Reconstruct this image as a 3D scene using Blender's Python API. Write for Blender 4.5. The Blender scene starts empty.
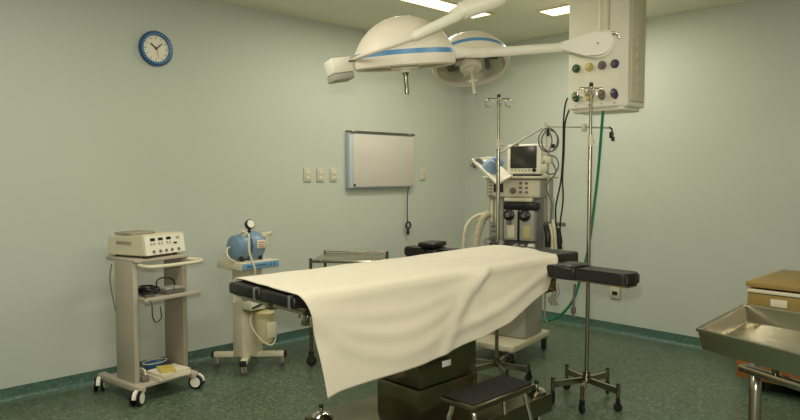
import bpy, bmesh, math, random
from math import sin, cos, pi, radians as R
from mathutils import Vector as V, Matrix as MX, noise

random.seed(7)
sc = bpy.context.scene
col = sc.collection
sc.view_settings.view_transform = 'Standard'
sc.view_settings.look = 'None'
sc.view_settings.gamma = 1
sc.view_settings.use_curve_mapping = False
sc.view_settings.exposure = -0.38

# ------------------------------------------------------------------ room measures
XW, YW, CH = 5.73, 4.852, 2.859          # far walls and ceiling height (m)
X0, Y0 = -1.3, -1.5                      # walls behind the camera
FPX = 663.0
EYE = 1.5
PITCH = math.atan(37.5 / 663)
AZ = R(45.8)
VW = V((cos(AZ), sin(AZ), 0))            # horizontal viewing direction
RT = V((sin(AZ), -cos(AZ), 0))
UP = V((0, 0, 1))

def at(px, py, d):
    """point on the sight line of a photo pixel, d metres into the room"""
    x = (px - 400) / FPX
    y = (210 - py) / FPX
    f = cos(PITCH) + sin(PITCH) * y
    u = -sin(PITCH) + cos(PITCH) * y
    t = d / f
    return VW * d + RT * (x * t) + UP * (EYE + u * t)

# ------------------------------------------------------------------ materials
def lin(c):
    return tuple(((v / 255) / 12.92 if v <= 10 else (((v / 255) + .055) / 1.055) ** 2.4) for v in c)

def mat(name, rgb, rough=.5, metal=0., var=.06, scale=8., bump=0., bscale=60., spec=.5, trans=0., emit=None, estr=0., coat=0., alpha=1., sheen=0., stretch=None):
    m = bpy.data.materials.new(name)
    m.use_nodes = True
    nt = m.node_tree
    b = nt.nodes['Principled BSDF']
    c = lin(rgb)
    tc = nt.nodes.new('ShaderNodeTexCoord')
    src = tc.outputs['Object']
    if stretch:
        mp = nt.nodes.new('ShaderNodeMapping')
        mp.inputs['Scale'].default_value = stretch
        nt.links.new(src, mp.inputs['Vector'])
        src = mp.outputs['Vector']
    nz = nt.nodes.new('ShaderNodeTexNoise')
    nz.inputs['Scale'].default_value = scale
    nz.inputs['Detail'].default_value = 4
    nt.links.new(src, nz.inputs['Vector'])
    mix = nt.nodes.new('ShaderNodeMix')
    mix.data_type = 'RGBA'
    mix.inputs[6].default_value = tuple(v * (1 - var) for v in c) + (1,)
    mix.inputs[7].default_value = tuple(min(1, v * (1 + var)) for v in c) + (1,)
    nt.links.new(nz.outputs['Fac'], mix.inputs[0])
    nt.links.new(mix.outputs[2], b.inputs['Base Color'])
    b.inputs['Roughness'].default_value = rough
    b.inputs['Metallic'].default_value = metal
    b.inputs['Specular IOR Level'].default_value = spec
    b.inputs['Transmission Weight'].default_value = trans
    b.inputs['Coat Weight'].default_value = coat
    b.inputs['Sheen Weight'].default_value = sheen
    b.inputs['Alpha'].default_value = alpha
    if emit:
        b.inputs['Emission Color'].default_value = lin(emit) + (1,)
        b.inputs['Emission Strength'].default_value = estr
    if bump:
        n2 = nt.nodes.new('ShaderNodeTexNoise')
        n2.inputs['Scale'].default_value = bscale
        n2.inputs['Detail'].default_value = 3
        nt.links.new(src, n2.inputs['Vector'])
        bp = nt.nodes.new('ShaderNodeBump')
        bp.inputs['Strength'].default_value = bump
        bp.inputs['Distance'].default_value = .01
        nt.links.new(n2.outputs['Fac'], bp.inputs['Height'])
        nt.links.new(bp.outputs['Normal'], b.inputs['Normal'])
    return m

def speckled(name, base, spot, spot2, rough, scale, coat=0.):
    m = bpy.data.materials.new(name)
    m.use_nodes = True
    nt = m.node_tree
    b = nt.nodes['Principled BSDF']
    tc = nt.nodes.new('ShaderNodeTexCoord')
    vo = nt.nodes.new('ShaderNodeTexVoronoi')
    vo.inputs['Scale'].default_value = scale
    nt.links.new(tc.outputs['Object'], vo.inputs['Vector'])
    rp = nt.nodes.new('ShaderNodeValToRGB')
    rp.color_ramp.interpolation = 'CONSTANT'
    e = rp.color_ramp.elements
    e[0].position = 0; e[0].color = lin(base) + (1,)
    e[1].position = .62; e[1].color = lin(spot) + (1,)
    n = e.new(.84); n.color = lin(spot2) + (1,)
    sp = nt.nodes.new('ShaderNodeSeparateColor')
    nt.links.new(vo.outputs['Color'], sp.inputs['Color'])
    nt.links.new(sp.outputs[0], rp.inputs['Fac'])
    nz = nt.nodes.new('ShaderNodeTexNoise')
    nz.inputs['Scale'].default_value = 1.3
    nz.inputs['Detail'].default_value = 5
    nt.links.new(tc.outputs['Object'], nz.inputs['Vector'])
    hs = nt.nodes.new('ShaderNodeMix')
    hs.data_type = 'RGBA'; hs.blend_type = 'MULTIPLY'
    hs.inputs[0].default_value = .35
    nt.links.new(rp.outputs['Color'], hs.inputs[6])
    nt.links.new(nz.outputs['Color'], hs.inputs[7])
    nt.links.new(hs.outputs[2], b.inputs['Base Color'])
    b.inputs['Roughness'].default_value = rough
    b.inputs['Coat Weight'].default_value = coat
    return m

WALL = mat('painted_wall', (184, 190, 174), .55, var=.025, scale=1.2, bump=.05, bscale=90)
CEIL = mat('ceiling_paint', (230, 227, 205), .7, var=.02, scale=1.5)
FLOOR = speckled('vinyl_floor', (90, 106, 84), (68, 86, 66), (118, 132, 106), .38, 70)
COVE = speckled('vinyl_cove', (78, 108, 92), (66, 96, 80), (96, 124, 106), .42, 80)
SEAM = mat('vinyl_seam', (112, 128, 106), .5)
STEEL = mat('brushed_steel', (172, 166, 148), .27, 1., var=.08, scale=6, stretch=(2, 2, 40))
STEELD = mat('satin_steel', (128, 120, 98), .25, 1., var=.1, scale=5, stretch=(1, 1, 30))
TRAYM = mat('tray_steel', (184, 178, 158), .21, 1., var=.06, scale=14)
CHROME = mat('chrome', (205, 200, 188), .1, 1., var=.02)
WHITE = mat('white_enamel', (226, 222, 200), .35, var=.02)
LAMPW = mat('lamp_enamel', (220, 212, 190), .42, var=.02, spec=.35)
CREAM = mat('cream_plastic', (205, 198, 168), .45, var=.03)
BEIGE = mat('beige_powder_coat', (172, 163, 142), .5, var=.04)
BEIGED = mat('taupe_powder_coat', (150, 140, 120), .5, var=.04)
GREY = mat('grey_panel', (160, 158, 142), .45, var=.04)
GREYD = mat('dark_grey_panel', (105, 103, 94), .45, var=.05)
BLACK = mat('black_vinyl', (21, 21, 19), .42, var=.15, scale=20, bump=.06, bscale=150)
RUBBER = mat('black_rubber', (24, 22, 18), .75, var=.1)
BLACKP = mat('black_plastic', (16, 16, 16), .35, var=.1)
SCREEN = mat('dark_screen', (46, 46, 38), .25, var=.05)
BLUES = mat('blue_stripe', (84, 136, 176), .35, var=.03)
BLUEP = mat('pump_blue', (112, 138, 158), .4, var=.12, scale=25)
BLUEL = mat('label_blue', (110, 152, 176), .5, var=.05)
BLUEC = mat('clock_blue', (30, 82, 128), .35, var=.04)
TICK = mat('clock_tick', (150, 184, 208), .4)
BLUED = mat('dish_blue', (52, 96, 134), .45, var=.05)
CLOTH = mat('cotton_sheet', (208, 200, 175), .85, var=.03, scale=4, bump=.12, bscale=220, sheen=.2, spec=.2)
WOOD = mat('tan_wood_veneer', (150, 126, 72), .5, var=.12, scale=5, stretch=(14, 1, 14), spec=.3)
WOODB = mat('orange_wood', (150, 92, 40), .5, var=.12, scale=5, stretch=(14, 1, 14))
PAPER = mat('paper', (214, 206, 178), .8, var=.03)
YELLOW = mat('yellow_plastic', (196, 178, 84), .5, var=.05)
GREEN = mat('green_hose', (26, 118, 76), .45, var=.06)
GREENK = mat('green_knob', (38, 78, 42), .4, var=.05)
VIOLET = mat('violet_knob', (58, 52, 84), .4, var=.05)
GREYK = mat('grey_knob', (106, 102, 96), .4, var=.05)
OUTL = mat('outlet_plastic', (190, 188, 162), .5, var=.02)
JARL = mat('jar_lid_plastic', (186, 176, 122), .45, var=.04)
JAR = mat('cloudy_jar', (200, 193, 148), .3, var=.06, alpha=.88)
DARKW = mat('vaporizer_body', (88, 86, 78), .4, var=.06)
VIEWM = mat('viewer_screen', (196, 190, 176), .42, var=.01)
VIEWB = mat('viewer_housing', (176, 188, 192), .42, var=.02)
LENS = mat('lamp_lens', (190, 186, 160), .18, var=.04, spec=.6)
REFL = mat('lamp_reflector', (184, 180, 158), .3, .5, var=.15, scale=10)
DIFF = mat('lit_diffuser', (255, 246, 214), .5, emit=(255, 240, 196), estr=5.0)
GLINTW = mat('flash_glint_white', (250, 248, 240), .12, var=.01, coat=1.)  # bright white that paints the flash highlight on the table column
RED = mat('red_mark', (176, 50, 40), .5)

# ------------------------------------------------------------------ mesh helpers
def new():
    return bmesh.new()

def bx(bm, c, s, rz=0., bev=0., M=None, seg=2):
    mtx = MX.Translation(V(c)) @ MX.Rotation(rz, 4, 'Z')
    if M is not None:
        mtx = MX.Translation(V(c)) @ M
    r = bmesh.ops.create_cube(bm, size=1.0, matrix=mtx @ MX.Diagonal((s[0], s[1], s[2], 1)))
    if bev:
        ed = {e for v in r['verts'] for e in v.link_edges}
        bmesh.ops.bevel(bm, geom=list(ed), offset=bev, segments=seg, affect='EDGES', profile=.5)
    return bm

def spline(pts, n=8, closed=False):
    P = [V(p) for p in pts]
    out = []
    m = len(P)
    rng = range(m if closed else m - 1)
    for i in rng:
        p1, p2 = P[i], P[(i + 1) % m]
        p0 = P[i - 1] if (i > 0 or closed) else p1 * 2 - p2
        p3 = P[(i + 2) % m] if (i + 2 < m or closed) else p2 * 2 - p1
        for k in range(n):
            t = k / n
            out.append(.5 * ((2 * p1) + (p2 - p0) * t + (2 * p0 - 5 * p1 + 4 * p2 - p3) * t * t + (3 * p1 - p0 - 3 * p2 + p3) * t ** 3))
    if not closed:
        out.append(P[-1])
    return out

def tube(bm, pts, r, n=10, closed=False, flat=None):
    P = [V(p) for p in pts]
    m = len(P)
    rs = r if isinstance(r, (list, tuple)) else [r] * m
    T = []
    for i in range(m):
        a = P[(i - 1) % m] if (i > 0 or closed) else P[i]
        b = P[(i + 1) % m] if (i < m - 1 or closed) else P[i]
        T.append((b - a).normalized())
    ref = V((0, 0, 1)) if abs(T[0].z) < .9 else V((1, 0, 0))
    nrm = (ref - T[0] * ref.dot(T[0])).normalized()
    rings = []
    for i in range(m):
        nrm = (nrm - T[i] * nrm.dot(T[i]))
        nrm.normalize()
        bn = T[i].cross(nrm)
        fx, fy = flat or (1, 1)
        rings.append([bm.verts.new(P[i] + nrm * (rs[i] * fx * cos(2 * pi * k / n)) + bn * (rs[i] * fy * sin(2 * pi * k / n))) for k in range(n)])
    for i in range(m if closed else m - 1):
        a, b = rings[i], rings[(i + 1) % m]
        for k in range(n):
            bm.faces.new((a[k], a[(k + 1) % n], b[(k + 1) % n], b[k]))
    if not closed:
        bm.faces.new(list(reversed(rings[0])))
        bm.faces.new(rings[-1])
    return bm

def cyl(bm, p0, p1, r0, r1=None, n=20):
    return tube(bm, [p0, p1], [r0, r0 if r1 is None else r1], n)

def lathe(bm, prof, n=40, M=None):
    M = M or MX.Identity(4)
    rings = []
    for r, z in prof:
        if r < 1e-6:
            rings.append([bm.verts.new(M @ V((0, 0, z)))])
        else:
            rings.append([bm.verts.new(M @ V((r * cos(2 * pi * k / n), r * sin(2 * pi * k / n), z))) for k in range(n)])
    for a, b in zip(rings, rings[1:]):
        for k in range(n):
            k2 = (k + 1) % n
            if len(a) == 1 and len(b) == 1:
                continue
            if len(a) == 1:
                bm.faces.new((a[0], b[k2], b[k]))
            elif len(b) == 1:
                bm.faces.new((a[k], a[k2], b[0]))
            else:
                bm.faces.new((a[k], a[k2], b[k2], b[k]))
    return bm

def prism(bm, poly, d, M):
    """extrude a 2-D outline (local xy) by d along local z"""
    a = [bm.verts.new(M @ V((x, y, 0))) for x, y in poly]
    b = [bm.verts.new(M @ V((x, y, d))) for x, y in poly]
    bm.faces.new(list(reversed(a)))
    bm.faces.new(b)
    n = len(poly)
    for i in range(n):
        bm.faces.new((a[i], a[(i + 1) % n], b[(i + 1) % n], b[i]))
    return bm

def basis(o, x, y, z):
    return MX(((x.x, y.x, z.x, o.x), (x.y, y.y, z.y, o.y), (x.z, y.z, z.z, o.z), (0, 0, 0, 1)))

def obj(name, bm, m, parent=None, ang=38, label=None):
    bmesh.ops.recalc_face_normals(bm, faces=bm.faces)
    me = bpy.data.meshes.new(name)
    bm.to_mesh(me)
    bm.free()
    for p in me.polygons:
        p.use_smooth = True
    me.set_sharp_from_angle(angle=R(ang))
    me.materials.append(m)
    o = bpy.data.objects.new(name, me)
    col.objects.link(o)
    if parent is not None:
        o.parent = parent
    if label:
        o['label'] = label
    return o

def tag(o, label, cat, group=None):
    o['label'] = label
    o['category'] = cat
    if group:
        o['group'] = group
    return o

def thing(name, label, cat, loc=(0, 0, 0), rz=0., group=None):
    o = bpy.data.objects.new(name, None)
    o.empty_display_size = .1
    col.objects.link(o)
    o.location = loc
    o.rotation_euler = (0, 0, rz)
    return tag(o, label, cat, group)

def struct(name, bm, m, parent=None):
    o = obj(name, bm, m, parent)
    if parent is None:
        o['kind'] = 'structure'
    return o

def dup(root, loc, rz, label):
    r = root.copy(); col.objects.link(r)
    r.location = loc; r.rotation_euler = (0, 0, rz); r['label'] = label
    for ch in list(root.children):
        c = ch.copy(); col.objects.link(c); c.parent = r
        for g in list(ch.children):
            d = g.copy(); col.objects.link(d); d.parent = c
    return r

def caster(parent, x, y, top, rw=.035, ang=0., fork=BEIGE, tyre=RUBBER, hub=None, twin=False):
    """swivel caster: stem and fork part with its wheel as sub-part; wheel touches z = 0"""
    a = V((cos(ang), sin(ang), 0)); s = V((-sin(ang), cos(ang), 0))
    c = V((x, y, rw))
    b = new()
    cyl(b, (x, y, rw * 1.9), (x, y, top), .011, n=12)
    M = basis(c, a, V((0, 0, 1)), s)
    if twin:
        arc = [(rw * 1.08 * cos(t), rw * 1.08 * sin(t)) for t in [pi * (.02 + .96 * k / 12) for k in range(13)]]
        prism(b, arc, rw * .5, M @ MX.Translation((0, 0, -rw * .25)))
    else:
        for q in (-1, 1):
            pl = [(-rw * .45, rw * 1.9), (rw * .45, rw * 1.9), (rw * .3, -rw * .15), (-rw * .3, -rw * .15)]
            prism(b, pl, .004, M @ MX.Translation((0, 0, q * rw * .42 - .002)))
        bx(b, (x, y, rw * 1.9), (rw * .9, rw * .9, .008), ang)
    f = obj('caster', b, fork, parent)
    b = new()
    zs = (-.46, .46) if twin else (0,)
    for q in zs:
        w = rw * (.36 if twin else .62)
        prof = [(0, -w / 2), (rw * .86, -w / 2), (rw, -w / 3), (rw, w / 3), (rw * .86, w / 2), (0, w / 2)]
        lathe(b, prof, 24, M @ MX.Translation((0, 0, q * rw)))
    w_ = obj('wheel', b, tyre, f)
    if hub:
        b = new()
        for q in ((-1, 1)):
            zz = q * rw * (.46 + .2 if twin else .33)
            lathe(b, [(0, zz - .003), (rw * .7, zz - .003), (rw * .66, zz + .003), (0, zz + .003)], 20, M)
        obj('hub_cap', b, hub, f)
    return f

# ------------------------------------------------------------------ room shell
T = .12
b = new(); bx(b, ((X0 + XW) / 2, (Y0 + YW) / 2, -.05), (XW - X0 + 2 * T, YW - Y0 + 2 * T, .1)); struct('floor', b, FLOOR)
b = new(); bx(b, ((X0 + XW) / 2, (Y0 + YW) / 2, CH + .05), (XW - X0 + 2 * T, YW - Y0 + 2 * T, .1)); struct('ceiling', b, CEIL)
b = new(); bx(b, ((X0 + XW) / 2, YW + T / 2, CH / 2), (XW - X0 + 2 * T, T, CH)); struct('wall_left', b, WALL)
b = new(); bx(b, (XW + T / 2, (Y0 + YW) / 2, CH / 2), (T, YW - Y0, CH)); struct('wall_right', b, WALL)
b = new(); bx(b, (X0 - T / 2, (Y0 + YW) / 2, CH / 2), (T, YW - Y0, CH)); struct('wall_back', b, WALL)
b = new(); bx(b, ((X0 + XW) / 2, Y0 - T / 2, CH / 2), (XW - X0 + 2 * T, T, CH)); struct('wall_front', b, WALL)

def cove(name, p, q, inward):
    p, q, w = V(p), V(q), V(inward)
    d = (q - p).normalized()
    prof = [(0, .092), (.003, .092), (.003, .03), (.008, .014), (.018, .005), (.03, .0015), (.03, 0), (0, 0)]
    bm = new()
    prism(bm, prof, (q - p).length, basis(p, w, UP, d))
    struct(name, bm, COVE)
cove('baseboard_left', (X0, YW, 0), (XW, YW, 0), (0, -1, 0))
cove('baseboard_right', (XW, Y0, 0), (XW, YW, 0), (-1, 0, 0))
b = new(); bx(b, ((X0 + XW) / 2, YW - .036, .0006), (XW - X0, .012, .0012)); struct('trim_1', b, SEAM)
b = new(); bx(b, (XW - .036, (Y0 + YW) / 2, .0006), (.012, YW - Y0, .0012)); struct('trim_2', b, SEAM)

# ------------------------------------------------------------------ ceiling lights
def ceiling_light(x, y, lx, ly, label, group=None, power=30):
    power = power * max(lx, ly) / 1.24
    t = thing('ceiling_light', label, 'ceiling light', (x, y, CH), 0, group)
    b = new()
    w = .022
    for sx in (-1, 1):
        bx(b, (sx * (lx / 2 + w / 2), 0, -.006), (w, ly + 2 * w, .012))
        bx(b, (0, sx * (ly / 2 + w / 2), -.006), (lx, w, .012))
    obj('frame', b, CREAM, t)
    b = new(); bx(b, (0, 0, -.004), (lx, ly, .006)); obj('diffuser', b, DIFF, t)
    ld = bpy.data.lights.new('troffer_lamp', 'AREA')
    ld.shape = 'RECTANGLE'; ld.size = lx; ld.size_y = ly
    ld.energy = power; ld.color = (1.0, .955, .86)
    lo = bpy.data.objects.new('troffer_lamp', ld); col.objects.link(lo)
    lo.location = (x, y, CH - .02)
    return t
CP = 31
ceiling_light(4.57 - .62, 3.68, 1.24, .2, 'long lit ceiling light whose end shows behind the raised lamp arm', power=CP)
ceiling_light(4.89, 3.24 - .3, .22, .6, 'lit ceiling light partly hidden by the hanging gas panel', power=CP)
for lx, ly in ((1.1, 3.1), (1.1, .6), (3.2, .6)):  # unseen fixtures added to fill the room with light
    ceiling_light(lx, ly, 1.24, .2, 'added unseen fill light above the near part of the room', 'added unseen fill lights above the near part of the room', CP * 1.15)

# ------------------------------------------------------------------ wall clock
cl = thing('wall_clock', 'round blue rimmed clock high on the left wall', 'clock', (2.175, YW, 2.418))
MC = MX.Rotation(pi / 2, 4, 'X')       # local z -> -Y
def rot_c(bm): bmesh.ops.transform(bm, matrix=MC, verts=bm.verts); return bm
b = new(); lathe(b, [(.001, .004), (.128, .004), (.13, .02), (.122, .034), (.108, .036), (.098, .03), (.096, .014), (.001, .014)], 56); obj('rim', rot_c(b), BLUEC, cl)
b = new(); lathe(b, [(0, .012), (.097, .012), (.097, .018), (0, .018)], 48); obj('dial', rot_c(b), WHITE, cl)
for k in range(36):
    b = new()
    a = 2 * pi * k / 36
    bx(b, (.107 * cos(a), .107 * sin(a), .0355), (.012, .0055, .003), a)
    obj('rim_tick', rot_c(b), TICK, cl)
for k in range(12):
    b = new()
    a = 2 * pi * k / 12
    bx(b, (.08 * cos(a), .08 * sin(a), .019), (.012 if k % 3 else .016, .005, .002), a)
    obj('hour_mark', rot_c(b), GREYK, cl)
def hand(name, deg, ln, w, m, z):
    a = pi / 2 - R(deg)
    b = new(); bx(b, ((ln / 2 - .012) * cos(a), (ln / 2 - .012) * sin(a), z), (ln, w, .003), a); obj(name, rot_c(b), m, cl)
hand('hour_hand', 309, .066, .009, BLACKP, .022)
hand('minute_hand', 48, .07, .006, BLACKP, .026)
hand('second_hand', 168, .08, .003, RED, .029)

# ------------------------------------------------------------------ x-ray viewer
xv = thing('light_box', 'white film viewing box with dark top clip on the left wall', 'x-ray viewer', (4.43, YW, 1.352))
b = new(); bx(b, (0, -.03, .265), (.86, .06, .53), bev=.010); obj('housing', b, VIEWB, xv)
b = new(); bx(b, (.02, -.063, .262), (.815, .006, .50), bev=.002); obj('screen', b, VIEWM, xv)
b = new()
bx(b, (.0, -.064, .532), (.86, .03, .014)); bx(b, (0, -.03, .538), (.86, .055, .01), bev=.003)
obj('film_clip', b, STEELD, xv)
for x in (-.39, .34):
    b = new(); bx(b, (x, -.08, .534), (.05, .010, .018), bev=.003); obj('clip_end', b, CHROME, xv)
b = new(); cyl(b, (-.375, -.062, .03), (-.375, -.074, .03), .011); obj('switch', b, BLACKP, xv)
b = new()
tube(b, spline([(.36, -.05, .004), (.365, -.03, -.12), (.37, -.025, -.3), (.372, -.025, -.36)], 6), .0045, 8)
lp = [(.372 + .034 * sin(t), -.03 - .006 * (t / 6.3), -.394 + .034 * cos(t)) for t in [k * .33 for k in range(40)]]
tube(b, lp, .007, 8)
cd = obj('power_cord', b, RUBBER, xv)
b = new(); cyl(b, (.37, -.035, -.43), (.368, -.035, -.46), .010, .016); cyl(b, (.368, -.035, -.46), (.368, -.035, -.49), .016, .012); obj('plug', b, BLACKP, cd)

# ------------------------------------------------------------------ wall outlets
def outlet(x, label, group=None):
    t = thing('wall_outlet', label, 'wall outlet', (x, YW, 1.477), 0, group)
    b = new(); bx(b, (0, -.006, 0), (.078, .012, .12), bev=.004); obj('plate', b, OUTL, t)
    b = new(); bx(b, (0, -.014, .018), (.034, .006, .03), bev=.002); bx(b, (0, -.014, -.026), (.034, .006, .03), bev=.002); obj('socket', b, CREAM, t)
    return t
o1 = outlet(3.555, 'cream wall outlet farthest left of the three beside the viewing box')
dup(o1, (3.70, YW, 1.477), 0, 'cream wall outlet in the middle of the three beside the viewing box')
dup(o1, (3.851, YW, 1.477), 0, 'cream wall outlet closest to the viewing box on its left side')
dup(o1, (5.045, YW, 1.477), 0, 'single cream wall outlet right of the viewing box')
t = thing('wall_socket', 'cream socket plate low on the right wall behind the arm board', 'wall outlet', (XW, 3.0, .385))
b = new(); bx(b, (-.008, 0, 0), (.016, .10, .12), bev=.005); obj('plate', b, CREAM, t)
b = new(); bx(b, (-.018, 0, -.01), (.008, .05, .032), bev=.002); obj('socket', b, RUBBER, t)

# ------------------------------------------------------------------ electrosurgical cart
ct = thing('equipment_cart', 'beige upright cart on casters carrying the electrosurgical unit', 'cart', (1.90, 4.45, 0), R(8))
for s in (-1, 1):
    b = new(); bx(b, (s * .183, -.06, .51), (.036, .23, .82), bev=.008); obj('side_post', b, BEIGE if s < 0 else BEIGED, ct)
    b = new(); bx(b, (s * .20, 0, .10), (.055, .52, .045), bev=.01); obj('base_leg', b, BEIGE, ct)
b = new(); bx(b, (0, -.04, .112), (.36, .40, .022), bev=.005); obj('base_shelf', b, BEIGE, ct)
b = new()
bx(b, (.02, -.1, .675), (.36, .36, .016), bev=.004)
bx(b, (.02, -.283, .680), (.42, .02, .026), bev=.006)
obj('middle_shelf', b, BEIGE, ct)
b = new(); bx(b, (0, -.02, .926), (.40, .36, .022), bev=.006); obj('top_shelf', b, BEIGE, ct)
b = new(); tube(b, spline([(-.165, -.17, .90), (-.16, -.25, .895), (-.10, -.295, .892), (.08, -.305, .892), (.22, -.29, .892), (.275, -.23, .895), (.20, -.15, .90)], 6), .013, 10); obj('push_handle', b, CREAM, ct)
for sx in (-1, 1):
    for sy in (-1, 1):
        caster(ct, sx * .225, sy * .235, ( .10), .05, R(35 if sy < 0 else 50) if sx < 0 else R(-55), WHITE, BLACKP, WHITE, twin=True)

eu = thing('electrosurgical_unit', 'beige electrosurgical generator with three dark displays on top of the cart', 'medical device', (1.90, 4.47, .937), R(18))
M = basis(V((-.175, 0, 0)), V((0, 1, 0)), V((0, 0, 1)), V((1, 0, 0)))
b = new(); prism(b, [(-.205, .018), (-.185, .155), (.15, .135), (.16, .012)], .35, M); bmesh.ops.bevel(b, geom=list(b.edges), offset=.006, segments=2, affect='EDGES'); obj('case', b, CREAM, eu)
sl = V((0, .02, .137)).normalized(); fn = V((0, -.137, .02)).normalized()
MF = basis(V((.0, -.1965, .085)), V((1, 0, 0)), sl, fn)
def fp(bm, x, y, w, h, d=.004, bev=0.):
    prism(bm, [(x - w / 2, y - h / 2), (x + w / 2, y - h / 2), (x + w / 2, y + h / 2), (x - w / 2, y + h / 2)], d, MF)
b = new(); fp(b, 0, -.004, .335, .124, .005); obj('front_panel', b, WHITE, eu)
for x in (-.105, -.04, .03):
    b = new(); fp(b, x, .036, .038, .018, .008); obj('display', b, BLACKP, eu)
for x in (-.105, -.04, .03):
    for dx in (-.014, .010):
        b = new(); fp(b, x + dx, .008, .013, .016, .008); obj('button', b, BEIGE, eu)
b = new(); fp(b, .11, .035, .03, .02, .007); obj('mode_button', b, BEIGE, eu)
b = new(); fp(b, .085, .0, .026, .012, .008); obj('indicator', b, BLACKP, eu)
for x in (-.105, -.05, .0, .05, .11):
    b = new(); lathe(b, [(0, .004), (.011, .004), (.009, .012), (0, .012)], 14, MF @ MX.Translation((x, -.044, 0))); obj('output_socket', b, GREYK, eu)
b = new(); bx(b, (-.05, .03, .155), (.20, .17, .014), bev=.005); obj('top_tray', b, BEIGED, eu)
b = new(); bx(b, (-.177, -.01, .10), (.006, .14, .018), bev=.002); obj('side_grip', b, BEIGED, eu)
for sx in (-1, 1):
    for sy in (-1, 1):
        b = new(); cyl(b, (sx * .13, sy * .13 - .02, 0), (sx * .13, sy * .13 - .02, .025), .013); obj('foot', b, RUBBER, eu)

# on the middle shelf: foot pedal + coiled cable ; on the base : papers, dish
def cart_pt(x, y, z): return MX.Translation((1.90, 4.45, 0)) @ MX.Rotation(R(8), 4, 'Z') @ V((x, y, z))
fpd = thing('foot_pedal', 'flat grey foot pedal lying on the middle shelf of the cart', 'pedal', cart_pt(.085, -.14, .684), R(8))
b = new(); bx(b, (0, 0, .012), (.15, .16, .022), bev=.006); obj('base_plate', b, GREYD, fpd)
b = new(); bx(b, (-.036, 0, .032), (.058, .12, .018), bev=.006); obj('pedal_pad', b, GREY, fpd)
b = new(); bx(b, (.036, 0, .032), (.058, .12, .018), bev=.006); obj('pedal_pad', b, GREY, fpd)
b = new()
pts = []
for k in range(46):
    a = k * .52
    pts.append(cart_pt(-.075 + .055 * cos(a) + .008 * sin(k * 1.7), -.15 + .07 * sin(a), .694 + .0012 * k))
tube(b, spline(pts, 3), .0065, 7)
tube(b, spline([cart_pt(-.05, -.2, .74), cart_pt(-.04, -.2, .79), cart_pt(.03, -.21, .80), cart_pt(.08, -.2, .77), cart_pt(.10, -.18, .735)], 6), .005, 7)
tube(b, spline([cart_pt(-.15, -.2, .70), cart_pt(-.155, -.305, .67), cart_pt(-.15, -.31, .58), cart_pt(-.12, -.305, .535), cart_pt(-.085, -.305, .56), cart_pt(-.09, -.305, .63)], 6), .0035, 6)
tag(obj('coiled_cable', b, BLACKP), 'black coiled cable heaped on the middle shelf of the beige cart', 'cable')
b = new(); tube(b, spline([cart_pt(-.235, .02, .90), cart_pt(-.25, .02, .8), cart_pt(-.24, -.0, .66), cart_pt(-.225, .0, .59)], 6), .004, 6)
tag(obj('power_lead', b, GREYD), 'thin grey lead hanging down the left side of the beige cart', 'cable')
pp = thing('document_stack', 'pale papers with a yellow sheet on the bottom shelf of the cart', 'papers', cart_pt(.04, -.17, .124), R(6))
b = new(); bx(b, (0, 0, .01), (.23, .19, .02)); bx(b, (.005, -.004, .03), (.22, .18, .02), R(4)); obj('paper', b, PAPER, pp)
b = new(); bx(b, (-.01, .0, .045), (.10, .17, .008), R(-20)); obj('yellow_sheet', b, YELLOW, pp)
dh = thing('kidney_dish', 'blue dish behind the papers on the bottom shelf of the cart', 'dish', cart_pt(.07, .03, .124), R(8))
b = new(); lathe(b, [(0, .004), (.06, .004), (.085, .035), (.09, .05), (.083, .05), (.078, .035), (.055, .012), (0, .012)], 32, MX.Diagonal((1, .62, 1, 1))); obj('bowl', b, BLUED, dh)
b = new(); lathe(b, [(.083, .049), (.092, .049), (.092, .055), (.083, .055), (.083, .049)], 32, MX.Diagonal((1, .62, 1, 1))); obj('rim', b, PAPER, dh)
bt = thing('pedal_switch', 'small dark pedal on the left of the bottom cart shelf', 'pedal', cart_pt(-.135, -.12, .124), R(8))
b = new(); bx(b, (0, 0, .02), (.05, .16, .04), bev=.008); obj('body', b, GREYD, bt)
b = new(); tube(b, spline([(0, -.07, .045), (.01, -.04, .07), (.01, .02, .07), (0, .06, .045)], 5), .006, 8); obj('guard', b, PAPER, bt)

# ------------------------------------------------------------------ suction unit
su = thing('suction_unit', 'cream suction stand with a blue pump on top behind the operating table foot', 'suction unit', (2.70, 4.455, 0), R(4))
b = new(); bx(b, (-.01, 0, .44), (.19, .13, .70), bev=.01); obj('column', b, CREAM, su)
for k, a in enumerate((45, 135, 225, 315)):
    a = R(a)
    b = new(); bx(b, (.14 * cos(a), .14 * sin(a), .095), (.26, .05, .04), a, bev=.008); lg = obj('base_leg', b, CREAM, su)
    b = new(); bx(b, (.277 * cos(a), .277 * sin(a), .095), (.02, .052, .042), a, bev=.004); obj('end_cap', b, RUBBER, lg)
    caster(su, .25 * cos(a), .25 * sin(a), .08, .032, a + 1, GREY, GREYK)
b = new(); bx(b, (0, 0, .803), (.35, .32, .055), bev=.006); obj('top_box', b, CREAM, su)
b = new(); bx(b, (0, -.162, .803), (.335, .006, .046), bev=.002); lb = obj('label_panel', b, BLUEL, su)
b = new()
for x in (-.12, -.105, -.09, .09, .125):
    bx(b, (x, -.166, .803), (.011, .003, .016))
obj('label_marks', b, BLUED, lb)
b = new(); bx(b, (0, -.166, .806), (.11, .003, .008)); obj('label_text_line', b, BLUED, lb)
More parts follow.
